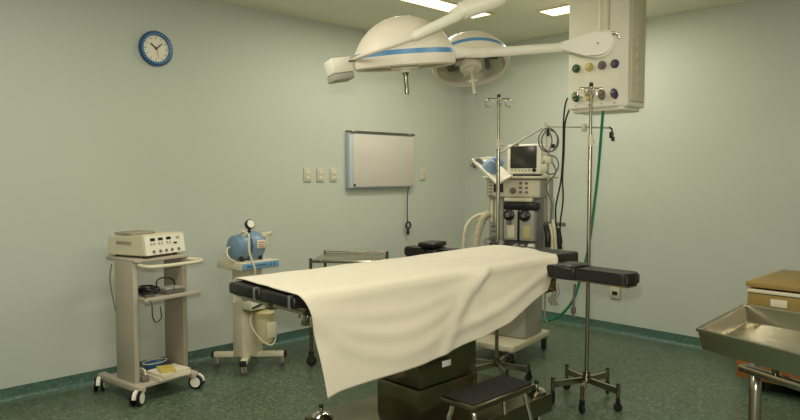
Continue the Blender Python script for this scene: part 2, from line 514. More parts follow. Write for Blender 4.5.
# pump: two rounded housings side by side
b = new()
lathe(b, [(0, -.125), (.06, -.122), (.088, -.10), (.098, -.05), (.098, -.01), (.088, 0), (0, 0)], 28, basis(V((-.03, .0, .935)), V((0, 1, 0)), V((0, 0, 1)), V((1, 0, 0))))
obj('pump_motor', b, BLUEP, su)
b = new()
lathe(b, [(0, 0), (.1, 0), (.108, .02), (.108, .09), (.095, .115), (.05, .125), (0, .125)], 28, basis(V((-.02, .0, .94)), V((0, 1, 0)), V((0, 0, 1)), V((1, 0, 0))))
bx(b, (.04, -.0, .85), (.12, .12, .05), bev=.01)
obj('pump_head', b, BLUEP, su)
b = new(); bx(b, (.045, -.106, .955), (.075, .012, .06), bev=.003); obj('rating_plate', b, PAPER, su)
b = new()
for q in (.97, .95, .935):
    bx(b, (.045, -.113, q), (.05, .003, .004))
obj('rating_lines', b, RED, su)
for x, y in ((-.1, -.06), (-.1, .06), (.07, -.06), (.07, .06)):
    b = new(); cyl(b, (x, y, .83), (x, y, .865), .018, .014); obj('rubber_foot', b, RUBBER, su)
b = new(); cyl(b, (.0, -.02, 1.03), (.0, -.02, 1.075), .012); lathe(b, [(0, -.02), (.036, -.02), (.038, .0), (.038, .012), (0, .012)], 24, basis(V((.0, -.03, 1.105)), V((1, 0, 0)), V((0, .3, .95)).normalized(), V((0, -.95, .3)).normalized())); g = obj('gauge', b, BLACKP, su)
b = new(); lathe(b, [(0, .012), (.031, .012), (.031, .016), (0, .016)], 24, basis(V((.0, -.03, 1.105)), V((1, 0, 0)), V((0, .3, .95)).normalized(), V((0, -.95, .3)).normalized())); obj('gauge_dial', b, WHITE, g)
b = new(); cyl(b, (-.06, -.03, 1.02), (-.06, -.03, 1.055), .022, .018); cyl(b, (-.06, -.03, 1.05), (-.09, -.05, 1.06), .013); obj('filter_cap', b, CREAM, su)
b = new(); cyl(b, (.10, -.03, 1.0), (.19, -.04, 1.03), .013); cyl(b, (.15, -.035, 1.0), (.145, -.04, .94), .016, .012); bx(b, (.13, -.03, 1.015), (.06, .04, .04), bev=.008); obj('valve', b, CREAM, su)
b = new(); tube(b, spline([(-.09, -.05, 1.06), (-.07, -.11, 1.03), (-.09, -.14, .93), (-.08, -.155, .86), (-.06, -.17, .78), (-.05, -.15, .70), (-.04, -.12, .6)], 6), .008, 8)
tube(b, spline([(-.16, 0, .94), (-.2, -.02, .93), (-.21, -.05, .87), (-.17, -.08, .84)], 6), .007, 8); obj('suction_tube', b, CREAM, su)
jr = new(); lathe(jr, [(0, 0), (.062, 0), (.068, .01), (.074, .2), (0, .2)], 28, MX.Translation((.03, -.155, .21))); jo = obj('collection_jar', jr, JAR, su)
b = new(); lathe(b, [(0, 0), (.08, 0), (.082, .03), (.07, .045), (0, .05)], 28, MX.Translation((.03, -.155, .41))); obj('jar_lid', b, JARL, jo)
b = new(); bx(b, (-.02, -.12, .505), (.17, .12, .075), bev=.012); obj('jar_bracket', b, WHITE, su)
b = new(); bx(b, (-.02, -.184, .51), (.16, .006, .012), M=MX.Rotation(R(-14), 4, 'Y')); obj('bracket_strap', b, RUBBER, su)
b = new(); bx(b, (.045, -.228, .31), (.085, .01, .12), bev=.003); obj('jar_label', b, CREAM, jo)
b = new(); tube(b, spline([(-.05, -.12, .45), (-.075, -.13, .36), (-.03, -.2, .24), (.04, -.235, .20), (.11, -.19, .25), (.115, -.14, .38)], 6), .006, 8); obj('drain_tube', b, CREAM, su)
b = new(); tube(b, spline([(.085, .075, .12), (.12, .08, .2), (.115, .07, .45), (.08, .05, .55)], 6), .012, 8); obj('rear_hose', b, CREAM, su)

# ------------------------------------------------------------------ steel side table by the wall
st = thing('side_table', 'narrow stainless steel table with rails behind the operating table', 'side table', (3.415, 4.083, 0), R(-50))
hw, hd = .265, .26
b = new()
bx(b, (0, 0, .815), (2 * hw, 2 * hd, .014), bev=.004)
bx(b, (0, -hd, .818), (2 * hw, .016, .026), bev=.004)
obj('table_top', b, STEEL, st)
b = new(); tube(b, [(-hw, hd, .836), (hw, hd, .836)], .009, 10); obj('back_rail', b, STEEL, st)
b = new(); bx(b, (0, 0, .25), (2 * hw, 2 * hd, .014), bev=.004); obj('lower_shelf', b, STEEL, st)
for sx in (-1, 1):
    for sy in (-1, 1):
        b = new(); cyl(b, (sx * hw, sy * hd, .085), (sx * hw, sy * hd, .84), .0125); obj('leg', b, STEELD, st)
        caster(st, sx * hw, sy * hd, .1, .04, R(30), STEELD, RUBBER)
b = new(); bx(b, (-hw + .05, -hd - .004, .828), (.055, .03, .016), bev=.003); obj('corner_clip', b, CHROME, st)

# ------------------------------------------------------------------ operating table
ot = thing('operating_table', 'operating table with black mattress under the cream sheet', 'operating table', (2.6, 2.47, 0))
OX, OY = 2.6, 2.47
def otp(x, y, z): return (x - OX, y - OY, z)
BXa, BXb, BYa, BYb = 2.02, 3.28, 2.10, 2.80
b = new(); bx(b, otp((BXa + BXb) / 2, (BYa + BYb) / 2, .165), (BXb - BXa, BYb - BYa, .11), bev=.008); obj('base', b, STEELD, ot)
for x in (BXa + .06, BXb - .06):
    for y in (BYa + .07, BYb - .07):
        b = new()
        Mk = MX.Translation(otp(x, y, .22))
        lathe(b, [(0, 0), (.052, 0), (.054, .012), (.04, .026), (.016, .032), (0, .032)], 28, Mk)
        cyl(b, otp(x, y, .25), otp(x, y, .275), .010)
        k = obj('locking_knob', b, CHROME, ot)
        b = new(); lathe(b, [(0, 0), (.012, .003), (.014, .011), (.010, .02), (0, .022)], 18, MX.Translation(otp(x, y, .27)) ); obj('knob_cap', b, BLACKP, k)
        b = new(); lathe(b, [(.05, 0), (.06, 0), (.06, .006), (.05, .006), (.05, 0)], 28, Mk); obj('knob_ring', b, STEELD, k)
        caster(ot, x - OX + .0, y - OY, .115, .045, R(20), WHITE, RUBBER)
PXa, PXb, PYa, PYb = 2.35, 2.80, 2.28, 2.58
b = new(); bx(b, otp((PXa + PXb) / 2, (PYa + PYb) / 2, .31), (PXb - PXa + .012, PYb - PYa + .010, .19), bev=.004); obj('column_skirt', b, STEELD, ot)
b = new(); bx(b, otp((PXa + PXb) / 2, (PYa + PYb) / 2, .62), (PXb - PXa, PYb - PYa, .42), bev=.005); pc = obj('column', b, STEELD, ot)
b = new(); bx(b, otp(2.555, PYa - .002, .505), (.065, .004, .032), bev=.001); obj('glint_plate', b, GLINTW, pc)  # white plate stands in for the flash glint on the steel
MY0, MY1 = 2.215, 2.735
b = new(); bx(b, otp(2.6, 2.475, .86), (1.5, .40, .06), bev=.006); obj('table_frame', b, STEELD, ot)
for y in (MY0 - .005, MY1 + .005):
    b = new(); bx(b, otp(2.86, y, .885), (1.15, .012, .03), bev=.003); obj('side_rail', b, STEEL, ot)
for y0, y1 in ((MY0, 2.47), (2.48, MY1)):
    b = new(); bx(b, otp(1.86, (y0 + y1) / 2, .915), (.5, y1 - y0 - .03, .012)); bx(b, otp(1.62, (y0 + y1) / 2, .930), (.02, y1 - y0 - .02, .022), bev=.004); bx(b, otp(1.9, (y0 + y1) / 2, .89), (.44, .05, .05), bev=.004); obj('leg_plate', b, STEEL, ot)
    b = new(); bx(b, otp(1.845, (y0 + y1) / 2, .968), (.59, y1 - y0, .054), bev=.014, seg=3); lm = obj('leg_mattress', b, BLACK, ot)
    b = new(); bx(b, otp(1.56, y0 + .03, .968), (.03, .012, .057), bev=.003); obj('mattress_strap', b, GREYD, lm)
b = new(); bx(b, otp(2.80, 2.475, .957), (1.30, MY1 - MY0, .075), bev=.016, seg=3); obj('back_mattress', b, BLACK, ot)
b = new(); bx(b, otp(3.62, 2.485, .957), (.32, .50, .075), bev=.016, seg=3); obj('head_mattress', b, BLACK, ot)
b = new(); bx(b, otp(3.6, 2.485, .908), (.3, .36, .016)); obj('head_plate', b, STEEL, ot)
# rail clamp at the foot (chrome) and near the head (brownish)
b = new()
bx(b, otp(1.66, MY0 + .03, .885), (.09, .03, .05), bev=.004)
for q in (0, .035):
    cyl(b, otp(1.64 + q, MY0 - .004, .905), otp(1.64 + q, MY0 - .004, .86), .013)
obj('rail_clamp', b, CHROME, ot)
b = new(); bx(b, otp(3.36, MY0 - .02, .85), (.12, .05, .12), bev=.008); cyl(b, otp(3.30, MY0 - .05, .82), otp(3.30, MY0 - .1, .82), .012); obj('rail_clamp', b, STEELD, ot)
b = new(); cyl(b, otp(3.36, MY1 + .04, .98), otp(3.36, MY1 + .04, 1.0), .006); bx(b, otp(3.62, 2.80, .985), (.045, .045, .07), bev=.006); cyl(b, otp(3.62, 2.80, .88), otp(3.62, 2.80, .95), .01); obj('rail_clamp', b, BLACKP, ot)
# arm boards
def arm_board(p0, p1, z, w, cuff):
    p0, p1 = V(otp(*p0, 0)), V(otp(*p1, 0))
    d = p1 - p0; L = d.length; a = math.atan2(d.y, d.x)
    c = (p0 + p1) / 2
    b = new()
    hwid = w / 2
    out = [(-L / 2, -hwid), (L / 2 - .05, -hwid), (L / 2 - .015, -hwid * .8), (L / 2, -hwid * .4), (L / 2, hwid * .4), (L / 2 - .015, hwid * .8), (L / 2 - .05, hwid), (-L / 2, hwid)]
    prism(b, out, .065, MX.Translation((c.x, c.y, z - .065)) @ MX.Rotation(a, 4, 'Z'))
    bmesh.ops.bevel(b, geom=[e for e in b.edges], offset=.010, segments=2, affect='EDGES')
    ab = obj('arm_board', b, BLACK, ot)
    b = new()
    bx(b, (c.x, c.y, z - .071), (L * .92, w * .6, .012), a)
    bx(b, (p0.x + .0, p0.y, z - .085), (.12, .06, .04), a, bev=.005)
    obj('board_bracket', b, STEELD, ab)
    e = d.normalized(); n = V((-e.y, e.x, 0))
    cc = p0 + d * cuff
    b = new()
    hh = hwid + .008
    prof = [n * -hh + UP * (z - .068), n * -hh + UP * (z - .012), n * (-hh * .8) + UP * (z + .006), n * 0 + UP * (z + .012), n * (hh * .8) + UP * (z + .006), n * hh + UP * (z - .012), n * hh + UP * (z - .068)]
    tube(b, spline([cc + q for q in prof], 4), .06, 12, flat=(.14, 1))
    obj('wrist_strap', b, BLACKP, ab)
    return ab, cc, n, z
arm_board((3.36, 2.21), (3.33, 1.63), .965, .17, .34)
ab2, cc, nn, zz = arm_board((3.45, 2.74), (3.34, 3.36), .975, .15, .62)
b = new(); bx(b, (cc.x - .03, cc.y, zz + .03), (.13, .2, .035), R(105), bev=.014); bx(b, (cc.x - .09, cc.y + .02, zz - .05), (.02, .06, .1), R(105), bev=.005); obj('arm_pad', b, BLACKP, ab2)

# ------------------------------------------------------------------ sheet
def interp(x, tab):
    if x <= tab[0][0]: return tab[0][1]
    for (a, fa), (c, fc) in zip(tab, tab[1:]):
        if x <= c:
            t = (x - a) / (c - a)
            return fa + (fc - fa) * t
    return tab[-1][1]
HEM = [(1.60, .556), (1.663, .562), (1.73, .571), (1.96, .581), (2.24, .593), (2.48, .615), (2.70, .644), (2.9, .69), (3.05, .736), (3.30, .812), (3.42, .86)]
ZT = 1.003
YB, YN = 2.75, 2.205
def ss(a, b_, x):
    t = max(0, min(1, (x - a) / (b_ - a))); return t * t * (3 - 2 * t)
def sheet_point(u, v):
    # v: 0..1 back drop, 1..2 top, 2..3 near side
    if v < 1:
        xl, xr = 1.60, 3.56
    elif v < 2:
        w = v - 1; xl = 1.60 + (1.545 - 1.60) * w; xr = 3.56 + (3.43 - 3.56) * w ** 1.3
    else:
        w = v - 2; xl = 1.545 + .118 * w + .012 * sin(pi * w); xr = 3.43 - .13 * w
    x = xl + (xr - xl) * u
    n1 = noise.noise(V((x * 2.2, v * 2.0, 3.1))); n2 = noise.noise(V((x * 6, v * 5.0, 9.7)))
    if v < 1:
        d = .10 * (1 - v)
        y = YB + .022 + .01 * n1; z = ZT - .02 - d
        if v > .8:
            k = (v - .8) / .2; y = YB + .022 * cos(k * pi / 2); z = ZT - .02 - .02 + .04 * sin(k * pi / 2) - .0
    elif v <= 2:
        w = v - 1
        y = YB + (YN - YB) * w; z = ZT + .004 * n1 + .003 * n2
        z += .006 * ss(.0, .2, w)
    else:
        w = v - 2
        hem = interp(x, HEM)
        drop = ZT - hem
        s = w * drop
        r = .045
        if s < r * pi / 2:
            a = s / r; y = YN - r * sin(a); z = ZT + .006 - r * (1 - cos(a))
        else:
            y = YN - r; z = ZT + .006 - r - (s - r * pi / 2) * (drop - r) / (drop - r * pi / 2)
        lo = ss(.12, 1, w)
        # fold system: hanging swags between the foot corner and the crease at x = 2.62
        fd = 0
        for dep, amp, wd in ((.10, .008, .035), (.19, .010, .04), (.29, .008, .04)):
            c = .965 - dep * (1 - min(1.4, ((x - 2.10) / .58) ** 2)) 
            fd += amp * math.exp(-((z - c) / wd) ** 2)
        for x0, sl_, amp, wd in ((2.62, -.6, .013, .05), (2.62, .15, .008, .05), (2.66, .7, .005, .06)):
            c = x0 + sl_ * (ZT - z)
            fd += amp * ss(0, .5, w) * math.exp(-((x - c) / wd) ** 2)
        fd += .013 * math.exp(-((z - (.70 + .23 * max(0, (x - 2.35) / .95) ** 1.4)) / .032) ** 2) * ss(2.3, 2.7, x)
        fd += .010 * lo * sin(x * 9 + 1.0) + .007 * n1 * ss(0, .4, w) + .003 * n2
        y -= fd + .02 * lo
    # raised bulge over the pillow at the head, and a soft rise toward it
    bump = .008 * math.exp(-((x - 3.40) / .26) ** 2) * (ss(2.25, 2.70, y) if y > 2.25 else 0)
    bump += .0 * math.exp(-((x - 2.75) / .12) ** 2) * ss(2.3, 2.7, y)
    if v >= .8: z += bump
    # creases on the top
    if 1 < v < 2.05:
        z += .003 * math.exp(-((x - 2.55 - .4 * (y - 2.45)) / .035) ** 2) * ss(2.62, 2.3, y) if y < 2.62 else 0
        z += .007 * math.exp(-((y - 2.52 + .25 * (x - 2.9)) / .03) ** 2) * ss(2.4, 2.8, x)
        z += .006 * math.exp(-((y - 2.36 - .12 * (x - 2.9)) / .028) ** 2) * ss(2.6, 3.1, x)
    return V((x, y, z))
NU = 150
vs = [k / 10 for k in range(10)] + [1 + k / 44 for k in range(44)] + [2 + (k / 60) for k in range(61)]
b = new()
grid = [[b.verts.new(sheet_point(i / NU, v) - V((OX, OY, 0))) for i in range(NU + 1)] for v in vs]
for r0, r1 in zip(grid, grid[1:]):
    for i in range(NU):
        b.faces.new((r0[i], r0[i + 1], r1[i + 1], r1[i]))
sh = obj('surgical_sheet', b, CLOTH, None, 180)
sh.location = (OX, OY, 0)
md = sh.modifiers.new('thick', 'SOLIDIFY'); md.thickness = .004; md.offset = 1
tag(sh, 'large cream cotton sheet draped over the operating table', 'sheet')

# ------------------------------------------------------------------ step stool
so = thing('step_stool', 'low steel step stool with black rubber top before the operating table', 'step stool', (2.54, 1.985, 0))
SW, SD, SZ = .49, .215, .44
b = new()
bx(b, (0, 0, SZ - .018), (SW, SD, .03), bev=.008); obj('top_frame', b, STEELD, so)
b = new(); bx(b, (0, 0, SZ - .001), (SW - .03, SD - .03, .012), bev=.004); obj('rubber_mat', b, RUBBER, so)
for s in (-1, 1):
    b = new()
    xx = s * (SW / 2 - .05)
    tube(b, spline([(xx + s * .05, -SD / 2 - .03, .012), (xx + s * .035, -SD / 2 - .01, .15), (xx + s * .015, -SD / 2 + .02, .30), (xx, -SD / 2 + .05, SZ - .04), (xx, 0, SZ - .035), (xx, SD / 2 - .05, SZ - .04), (xx + s * .01, SD / 2 - .04, .36), (xx + s * .02, SD / 2 - .035, .33), (xx + s * .03, SD / 2 - .035, .24)], 6), .0125, 12)
    obj('leg', b, CHROME, so)
    for yy in (-SD / 2 - .03,):
        b = new(); cyl(b, (xx + s * .05, yy, 0), (xx + s * .05, yy, .03), .017); obj('rubber_foot', b, RUBBER, so)
b = new(); tube(b, [(-SW / 2 + .03, -SD / 2 - .005, .2), (SW / 2 - .03, -SD / 2 - .005, .2)], .009, 10); obj('cross_bar', b, CHROME, so)

# ------------------------------------------------------------------ IV poles
def iv_pole(loc, label, top, angs, reach, hub_z, bar_ang, bar, collar):
    t = thing('iv_pole', label, 'iv pole', loc, 0, None)
    b = new(); cyl(b, (0, 0, hub_z - .01), (0, 0, hub_z + .035), .03); cyl(b, (0, 0, hub_z + .03), (0, 0, hub_z + .06), .022); obj('hub', b, STEELD, t)
    for a in angs:
        a = R(a)
        e = V((cos(a), sin(a), 0))
        b = new()
        M = basis(V((0, 0, 0)), e, UP, V((-e.y, e.x, 0)) * -1)
        prism(b, [(.01, hub_z + .022), (reach, hub_z + .012), (reach, hub_z - .028), (.01, hub_z - .012)], .022, M @ MX.Translation((0, 0, -.011)))
        lg = obj('base_leg', b, STEEL, t)
        b = new(); cyl(b, e * reach + UP * (hub_z - .05), e * reach + UP * (hub_z + .04), .012); obj('leg_socket', b, STEELD, lg)
        caster(t, reach * cos(a), reach * sin(a), hub_z - .04, .028, a + .8, BLACKP, RUBBER)
    b = new(); cyl(b, (0, 0, hub_z), (0, 0, collar), .0135); obj('outer_tube', b, STEEL, t)
    b = new(); cyl(b, (0, 0, collar - .02), (0, 0, top), .0095); obj('inner_tube', b, STEEL, t)
    b = new(); cyl(b, (0, 0, collar - .05), (0, 0, collar + .02), .018); cyl(b, (0, 0, collar - .02), (.035, -.01, collar - .02), .008); obj('height_clamp', b, CREAM, t)
    b = new()
    e = V((cos(bar_ang), sin(bar_ang), 0))
    tube(b, [e * -bar + UP * (top - .02), e * bar + UP * (top - .02)], .0045, 8)
    f = V((-e.y, e.x, 0))
    tube(b, [f * -bar * .6 + UP * (top - .025), f * bar * .6 + UP * (top - .025)], .0045, 8)
    for dd, L in ((e, bar), (f, bar * .6)):
        for s in (-1, 1):
            c = dd * s * (L - .012) + UP * (top - .052)
            tube(b, [c + dd * (.026 * cos(q)) + UP * (.028 * sin(q)) for q in [k * pi / 8 for k in range(14)]], .0035, 7)
    obj('hook_bar', b, STEEL, t)
    b = new(); lathe(b, [(0, 0), (.013, 0), (.013, .02), (.006, .026), (0, .026)], 14, MX.Translation((0, 0, top - .01))); obj('top_cap', b, BLACKP, t)
    return t
BA = AZ - pi / 2 + .05
iv_pole((3.86, 2.215, 0), 'tall steel iv pole standing in front of the gas panel', 2.06, (149, 63, -5, -97, -156 ), .24, .14, BA, .075, 1.72)
iv_pole((3.86, 2.95, 0), 'steel iv pole standing behind the operating table beside the anesthesia machine', 2.05, (165, 100, 20, -70, -125), .24, .09, BA, .085, 1.72)

# ------------------------------------------------------------------ anesthesia machine
am = thing('anesthesia_machine', 'grey anesthesia machine on casters behind the operating table head', 'anesthesia machine', (4.30, 3.147, 0), R(-80))
b = new(); bx(b, (-.12, .15, .135), (.48, .70, .05), bev=.012); obj('base_platform', b, CREAM, am)
for x in (-.32, .09):
    for y in (-.15, .45):
        caster(am, x, y, .12, .05, R(100), GREYD, RUBBER)
b = new(); bx(b, (-.09, .23, .50), (.38, .34, .68), bev=.02); obj('lower_cabinet', b, GREY, am)
b = new(); bx(b, (.0, .17, .865), (.50, .36, .05), bev=.012); obj('work_surface', b, CREAM, am)
b = new(); bx(b, (.0, .17, 1.09), (.48, .22, .42), bev=.008); obj('upper_body', b, GREY, am)
b = new(); bx(b, (-.005, .15, 1.375), (.47, .26, .15), bev=.01); obj('control_module', b, GREY, am)
b = new(); bx(b, (.0, .14, 1.462), (.52, .32, .018), bev=.005); obj('monitor_shelf', b, CREAM, am)
def face(bm, x, z, w, h, y=.06, d=.008, bev=.002): bx(bm, (x, y - d / 2, z), (w, d, h), bev=bev)
b = new(); face(b, -.13, 1.385, .085, .085, .02); obj('module_screen', b, SCREEN, am)
b = new(); face(b, .0, 1.375, .45, .125, .022, .004); obj('module_panel', b, CREAM, am)
for x, z in ((.0, 1.355), ):
    b = new(); lathe(b, [(0, 0), (.026, 0), (.022, .02), (0, .02)], 20, basis(V((x, .02, z)), V((1, 0, 0)), UP, V((0, -1, 0)))); obj('module_dial', b, GREYK, am)
for x in (.065, .115):
    for z in (1.415, 1.38, 1.345):
        b = new(); face(b, x, z, .024, .018, .02); obj('module_button', b, GREYD, am)
for k in range(5):
    b = new(); face(b, -.2, 1.42 - k * .026, .03, .01, .02); obj('module_button', b, GREYD, am)
# vaporizer bay
b = new(); face(b, .065, 1.10, .35, .40, .064, .012); obj('bay_frame', b, GREYD, am)
b = new(); bx(b, (.075, .015, 1.235), (.29, .07, .06), bev=.014); obj('vaporizer_bar', b, BLACK, am)
b = new(); bx(b, (.05, .02, 1.285), (.24, .05, .03), bev=.006); obj('bay_shelf', b, CREAM, am)
for x, w in ((0.0, .125), (.135, .125)):
    b = new(); bx(b, (x, .02, 1.085), (w, .085, .24), bev=.012); vp = obj('vaporizer', b, GREY, am)
    b = new(); lathe(b, [(0, 0), (.045, 0), (.045, .02), (.03, .03), (0, .03)], 24, basis(V((x - .01, -.022, 1.165)), V((1, 0, 0)), UP, V((0, -1, 0)))); dl = obj('vaporizer_dial', b, BLACKP, vp)
    b = new(); lathe(b, [(0, .03), (.02, .03), (.018, .04), (0, .04)], 20, basis(V((x - .01, -.022, 1.165)), V((1, 0, 0)), UP, V((0, -1, 0)))); obj('dial_centre', b, GREYK, vp)
    b = new(); face(b, x + .005, 1.035, .06, .10, -.022, .006); obj('sight_window', b, CREAM if x < .05 else JARL, vp)
b = new(); lathe(b, [(0, 0), (.022, 0), (.018, .02), (0, .02)], 20, basis(V((-.012, -.024, 1.105)), V((1, 0, 0)), UP, V((0, -1, 0)))); obj('lock_knob', b, GREYD, am)
b = new(); bx(b, (.0685, -.024, 1.08), (.014, .008, .23)); obj('bay_divider', b, BLACKP, am)
# flow tubes and small plates on the left side
for x in (-.205, -.165):
    b = new(); cyl(b, (x, .052, 1.10), (x, .052, 1.28), .011); obj('flow_tube', b, PAPER, am)
b = new(); face(b, -.18, 1.06, .06, .016); face(b, -.18, 1.02, .06, .016); face(b, -.17, .975, .07, .014); obj('label_strip', b, GREYD, am)
for x, r_ in ((-.20, .036), (-.09, .036), (.05, .028), (.105, .028)):
    Mg = basis(V((x, -.018, .935 if r_ > .03 else .915)), V((1, 0, 0)), UP, V((0, -1, 0)))
    b = new(); lathe(b, [(0, -.085), (r_, -.085), (r_, .012), (r_ * .8, .016), (0, .016)], 24, Mg); g = obj('pressure_gauge', b, GREYD, am)
    b = new(); lathe(b, [(0, .015), (r_ * .76, .015), (r_ * .76, .018), (0, .018)], 24, Mg); obj('gauge_face', b, GREY, g)
b = new(); bx(b, (.17, .0, .92), (.05, .05, .05), bev=.008); obj('flow_knob', b, WHITE, am)
b = new(); bx(b, (.22, .15, 1.1), (.05, .1, .34), bev=.006); obj('side_pillar', b, GREY, am)
b = new(); tube(b, spline([(-.2, -.02, 1.474), (-.05, -.0, 1.475), (.1, -.01, 1.476), (.24, .02, 1.475)], 6), .008, 8); obj('shelf_cable', b, BLACKP, am)
AMM = MX.Translation((4.30, 3.147, 0)) @ MX.Rotation(R(-80), 4, 'Z')
AMI = AMM.inverted()
def aml(px, py, d): return AMI @ at(px, py, d)
# circuit arm
b = new()
tube(b, [aml(487, 163, 5.25), aml(500, 153, 5.22), aml(545, 126.5, 5.18)], .007, 10)
tube(b, [aml(545, 126.5, 5.18), aml(580, 127, 5.08), aml(610, 128, 5.0)], .0065, 10)
ca = obj('circuit_arm', b, GREY, am)
b = new(); cyl(b, aml(545, 123, 5.18), aml(545, 131, 5.18), .019); obj('arm_joint', b, CREAM, ca)
b = new(); bx(b, aml(584, 127.5, 5.07), (.035, .035, .06), bev=.006); obj('arm_joint', b, CREAM, ca)
b = new(); tube(b, [aml(609, 127, 5.0), aml(612, 129, 5.0), aml(612, 133, 5.0)], .007, 8); bx(b, aml(611.5, 135, 5.0), (.03, .03, .05), bev=.008); bx(b, aml(613, 139, 5.0), (.025, .025, .035), bev=.008); obj('arm_clip', b, BLACKP, ca)
# lower arm post
b = new(); cyl(b, aml(548, 172, 5.2), aml(549, 245, 5.2), .009); cyl(b, aml(545, 126.5, 5.2), aml(548, 172, 5.2), .007); obj('cable_post', b, CREAM, am)
# coiled leads hanging from the elbow
b = new()
for rr, cx, cy in ((9.5, 548, 140), (8.5, 550, 141), (7.5, 551, 165)):
    tube(b, [aml(cx + rr * cos(q), cy + rr * 1.25 * sin(q), 5.14 + .02 * sin(q * 1.5)) for q in [k * 2 * pi / 26 for k in range(26)]], .0055, 7, closed=True)
tube(b, spline([aml(547, 128, 5.13), aml(552, 140, 5.12), aml(549, 155, 5.12), aml(556, 172, 5.12), aml(546, 186, 5.12), aml(552, 205, 5.1), aml(548, 232, 5.1)], 6), .0055, 7)
obj('sensor_cable', b, GREYK, am)
b = new(); bx(b, aml(548, 132.5, 5.12), (.018, .018, .06), bev=.004); bx(b, aml(553, 146, 5.12), (.03, .02, .03), bev=.004); obj('cable_clip', b, BLACKP, am)
b = new(); bx(b, aml(548, 160, 5.13), (.07, .05, .055), bev=.008); bx(b, aml(545, 168, 5.13), (.05, .05, .06), bev=.008); obj('sensor_block', b, CREAM, am)
# hanging hoses at the right
for i, (px, py0, py1, m, r_) in enumerate(((547, 226, 247, BLACKP, .022), (551, 224, 250, CREAM, .012), (554, 220, 250, CREAM, .013), (558, 229, 249, BLACKP, .018), (561, 232, 250, CREAM, .010))):
    b = new(); tube(b, spline([aml(px - 1, py0, 5.1), aml(px + 1, (py0 + py1) / 2, 5.06), aml(px + .5 + i * .5, py1, 5.06)], 6), r_, 10); obj('hanging_hose', b, m, am)
b = new(); bx(b, aml(553, 224, 5.14), (.2, .03, .03), bev=.005); obj('hose_bracket', b, GREYD, am)
# breathing hoses arching at the left
def corr(pts, r):
    P = spline(pts, 14)
    return P, [r * (1 + .13 * (1 if k % 2 else -1)) for k in range(len(P))]
for pts, r_ in (([(463.5, 250), (464, 240), (466, 228), (472, 219), (480, 215), (488, 214)], .016), ([(476, 246), (477, 236), (480, 225), (484, 217), (490, 213)], .032)):
    P, rs = corr([aml(p[0], p[1], 5.35) for p in pts], r_)
    b = new(); tube(b, P, rs, 12); obj('breathing_hose', b, CREAM, am)
# side tray
b = new()
tr = [aml(472, 160, 5.0), aml(492, 158, 5.3), aml(512, 176, 5.15), aml(497, 184, 4.9)]
tv = [b.verts.new(p) for p in tr]; tv2 = [b.verts.new(p - V((0, 0, .012))) for p in tr]
b.faces.new(tv); b.faces.new(list(reversed(tv2)))
for i in range(4): b.faces.new((tv[i], tv[(i + 1) % 4], tv2[(i + 1) % 4], tv2[i]))
for i in (0, 2, 3):
    p, q = tr[i], tr[(i + 1) % 4]
    tube(b, [p + V((0, 0, .004)), q + V((0, 0, .004))], .007, 8)
sdt = obj('side_tray', b, WHITE, am)
b = new(); tube(b, [aml(503, 182, 5.1), aml(500, 180, 5.1), aml(496, 177, 5.05)], .014, 8); obj('tray_arm', b, STEEL, sdt)

mk = thing('breathing_mask', 'blue breathing mask with dark tubing lying in the white side tray', 'breathing mask', at(488, 169, 5.04))
mk.scale = (1.15, 1.15, 1.15)
b = new()
lathe(b, [(0, .07), (.02, .068), (.035, .05), (.05, .02), (.062, 0), (.056, -.004), (.04, .02), (.015, .05), (0, .055)], 20, MX.Rotation(R(35), 4, 'X')); obj('mask_cup', b, BLUEP, mk)
b = new()
tube(b, spline([V((0, 0, .03)), RT * .03 + UP * .055, RT * .06 + UP * .06, RT * .10 + UP * .03], 6), .02, 10); obj('mask_bag', b, BLUEP, mk)
b = new(); tube(b, spline([RT * -.1 + UP * .01, RT * -.07 + UP * .06, RT * -.03 + UP * .02, RT * 0 + UP * -.02, RT * .06 + UP * .0], 6), .018, 10); obj('connector', b, GREYD, mk)
b = new(); lathe(b, [(.028, -.01), (.04, -.01), (.04, .012), (.028, .012), (.028, -.01)], 20, basis(RT * -.09 + UP * .03, RT, UP, VW * -1)); obj('elbow_ring', b, GREY, mk)

# patient monitor
pm = thing('patient_monitor', 'white patient monitor with dark screen on top of the anesthesia machine', 'monitor', AMM @ V((.07, .08, 1.471)), R(-80))
b = new(); bx(b, (0, .06, .022), (.2, .16, .03), bev=.006); obj('foot', b, GREYD, pm)
b = new(); bx(b, (0, .02, .135), (.295, .09, .235), bev=.014); bx(b, (0, .08, .135), (.22, .08, .17), bev=.02); obj('case', b, WHITE, pm)
b = new(); bx(b, (-.002, -.027, .150), (.225, .008, .175), bev=.003); obj('screen', b, SCREEN, pm)
b = new()
b.free()
for k in range(6):
    b = new(); bx(b, (-.1 + k * .03, -.027, .045), (.018, .006, .012), bev=.002); obj('button', b, GREY, pm)
b = new(); lathe(b, [(0, 0), (.016, 0), (.013, .014), (0, .014)], 18, basis(V((.092, -.025, .047)), V((1, 0, 0)), UP, V((0, -1, 0)))); obj('knob', b, BLACKP, pm)
b = new(); bx(b, (-.07, -.02, .250), (.05, .02, .010), bev=.003); obj('alarm_light', b, GREYD, pm)

